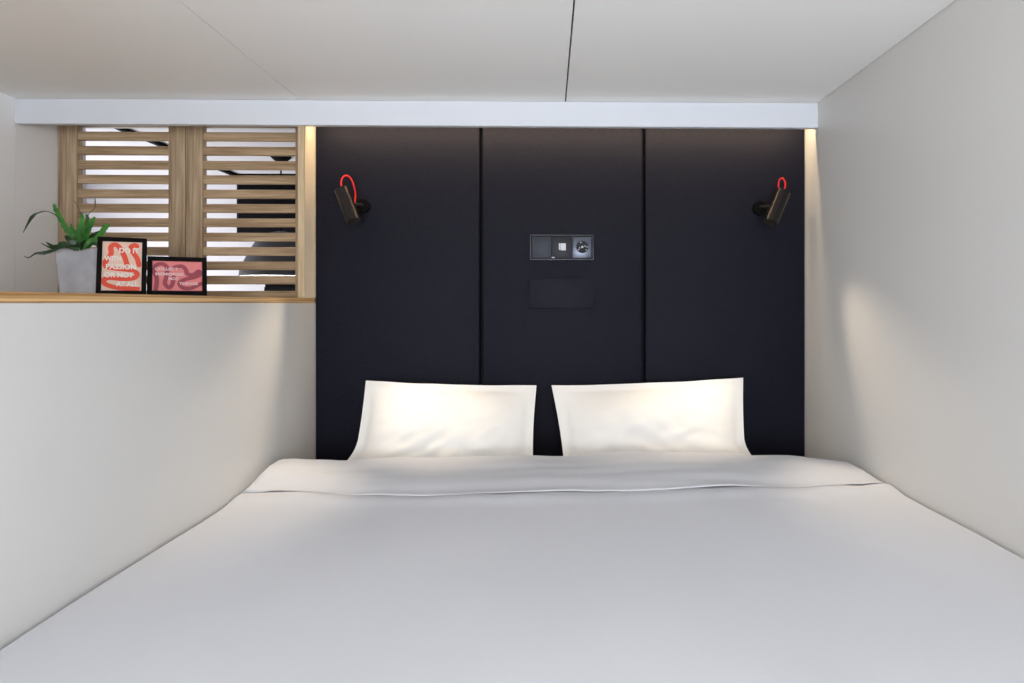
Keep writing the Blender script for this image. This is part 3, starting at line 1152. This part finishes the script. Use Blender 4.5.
q = MB().lathe([(0, 0), (0.048, 0.0), (0.048, -0.006), (0.030, -0.022), (0.008, -0.026), (0, -0.026)], n=36, mtx=Matrix.Translation((0, 0, H2 - pk.z)))
q.build('ceiling_rose', M['matte'], pen)
ld = bpy.data.lights.new('pendant_light', 'POINT')
ld.energy = 5
ld.color = (1, 0.95, 0.88)
ld.shadow_soft_size = 0.03
lo = bpy.data.objects.new('pendant_light', ld)
COL.objects.link(lo)
lo.parent = pen
lo.location = (0, 0, Hd * 0.25)

# black track on the ceiling: runs away from the shutters, then turns along the far wall
ta = at(100, 122.4, F * 0.70 / (PY - 122.4) if False else 2.62)
yt = F * 0.71 / (PY - 177)
tc_ = at(236, 177, yt)
xa = tc_.x
q = MB()
wt = 0.026
q.box((xa - wt / 2, YS + 0.30, H2 - 0.016), (xa + wt / 2, tc_.y + wt / 2, H2), bevel=0.002, seg=1)
q.box((xa + wt / 2, tc_.y - wt / 2, H2 - 0.016), (0.4, tc_.y + wt / 2, H2), bevel=0.002, seg=1)
o = q.build('ceiling_track', M['matte'])
tag(o, 'thin black track turning a corner on the white ceiling beyond the shutters', 'track')
# black panel on the far wall
b0, b1 = at(236.8, 237.5, Y2 - 0.04), at(330, 183.0, Y2 - 0.04)
pn = thing('wall_panel', 'matt black panel on the far white wall behind the dome lamp', 'panel', ((b0.x + b1.x) / 2, Y2 - 0.02, b0.z))
po = Vector(pn.location)
ob = MB().box(b0 - po, Vector((b1.x, Y2 - 0.0005, b1.z)) - po, bevel=0.004, seg=2).build('board', M['panelblack'], pn)
q = MB()
e = 0.010
w_, h_ = (b1.x - b0.x) / 2, b1.z - b0.z
yy = -0.0215
for lo, hi in (((-w_, yy, 0), (w_, -0.018, e)), ((-w_, yy, h_ - e), (w_, -0.018, h_)), ((-w_, yy, e), (-w_ + e, -0.018, h_ - e)), ((w_ - e, yy, e), (w_, -0.018, h_ - e))):
    q.box(lo, hi, bevel=0.001, seg=1)
q.build('rim', M['satin'], pn)
# black cabinet standing below it
c0 = at(264, 281.5, 3.62)
cb = thing('cabinet', 'black cabinet standing below the dome lamp against the far white wall', 'cabinet', (c0.x + 0.35, 3.8, 0.0))
co = Vector(cb.location)
cw = 0.35
MB().box((-cw, -0.17, 0.0), (cw, 0.195, c0.z), bevel=0.003, seg=1).build('body', M['panelblack'], cb)
for sx in (-1, 1):
    dd = MB().box((min(0.002 * sx, sx * (cw - 0.004)), -0.188, 0.06), (max(0.002 * sx, sx * (cw - 0.004)), -0.1705, c0.z - 0.03), bevel=0.002, seg=1).build('door', M['panelblack'], cb)
    MB().tube([(sx * 0.03, -0.1885, c0.z - 0.30), (sx * 0.03, -0.20, c0.z - 0.30), (sx * 0.03, -0.20, c0.z - 0.16), (sx * 0.03, -0.1885, c0.z - 0.16)], 0.004, 8).build('handle', M['chrome'], dd)
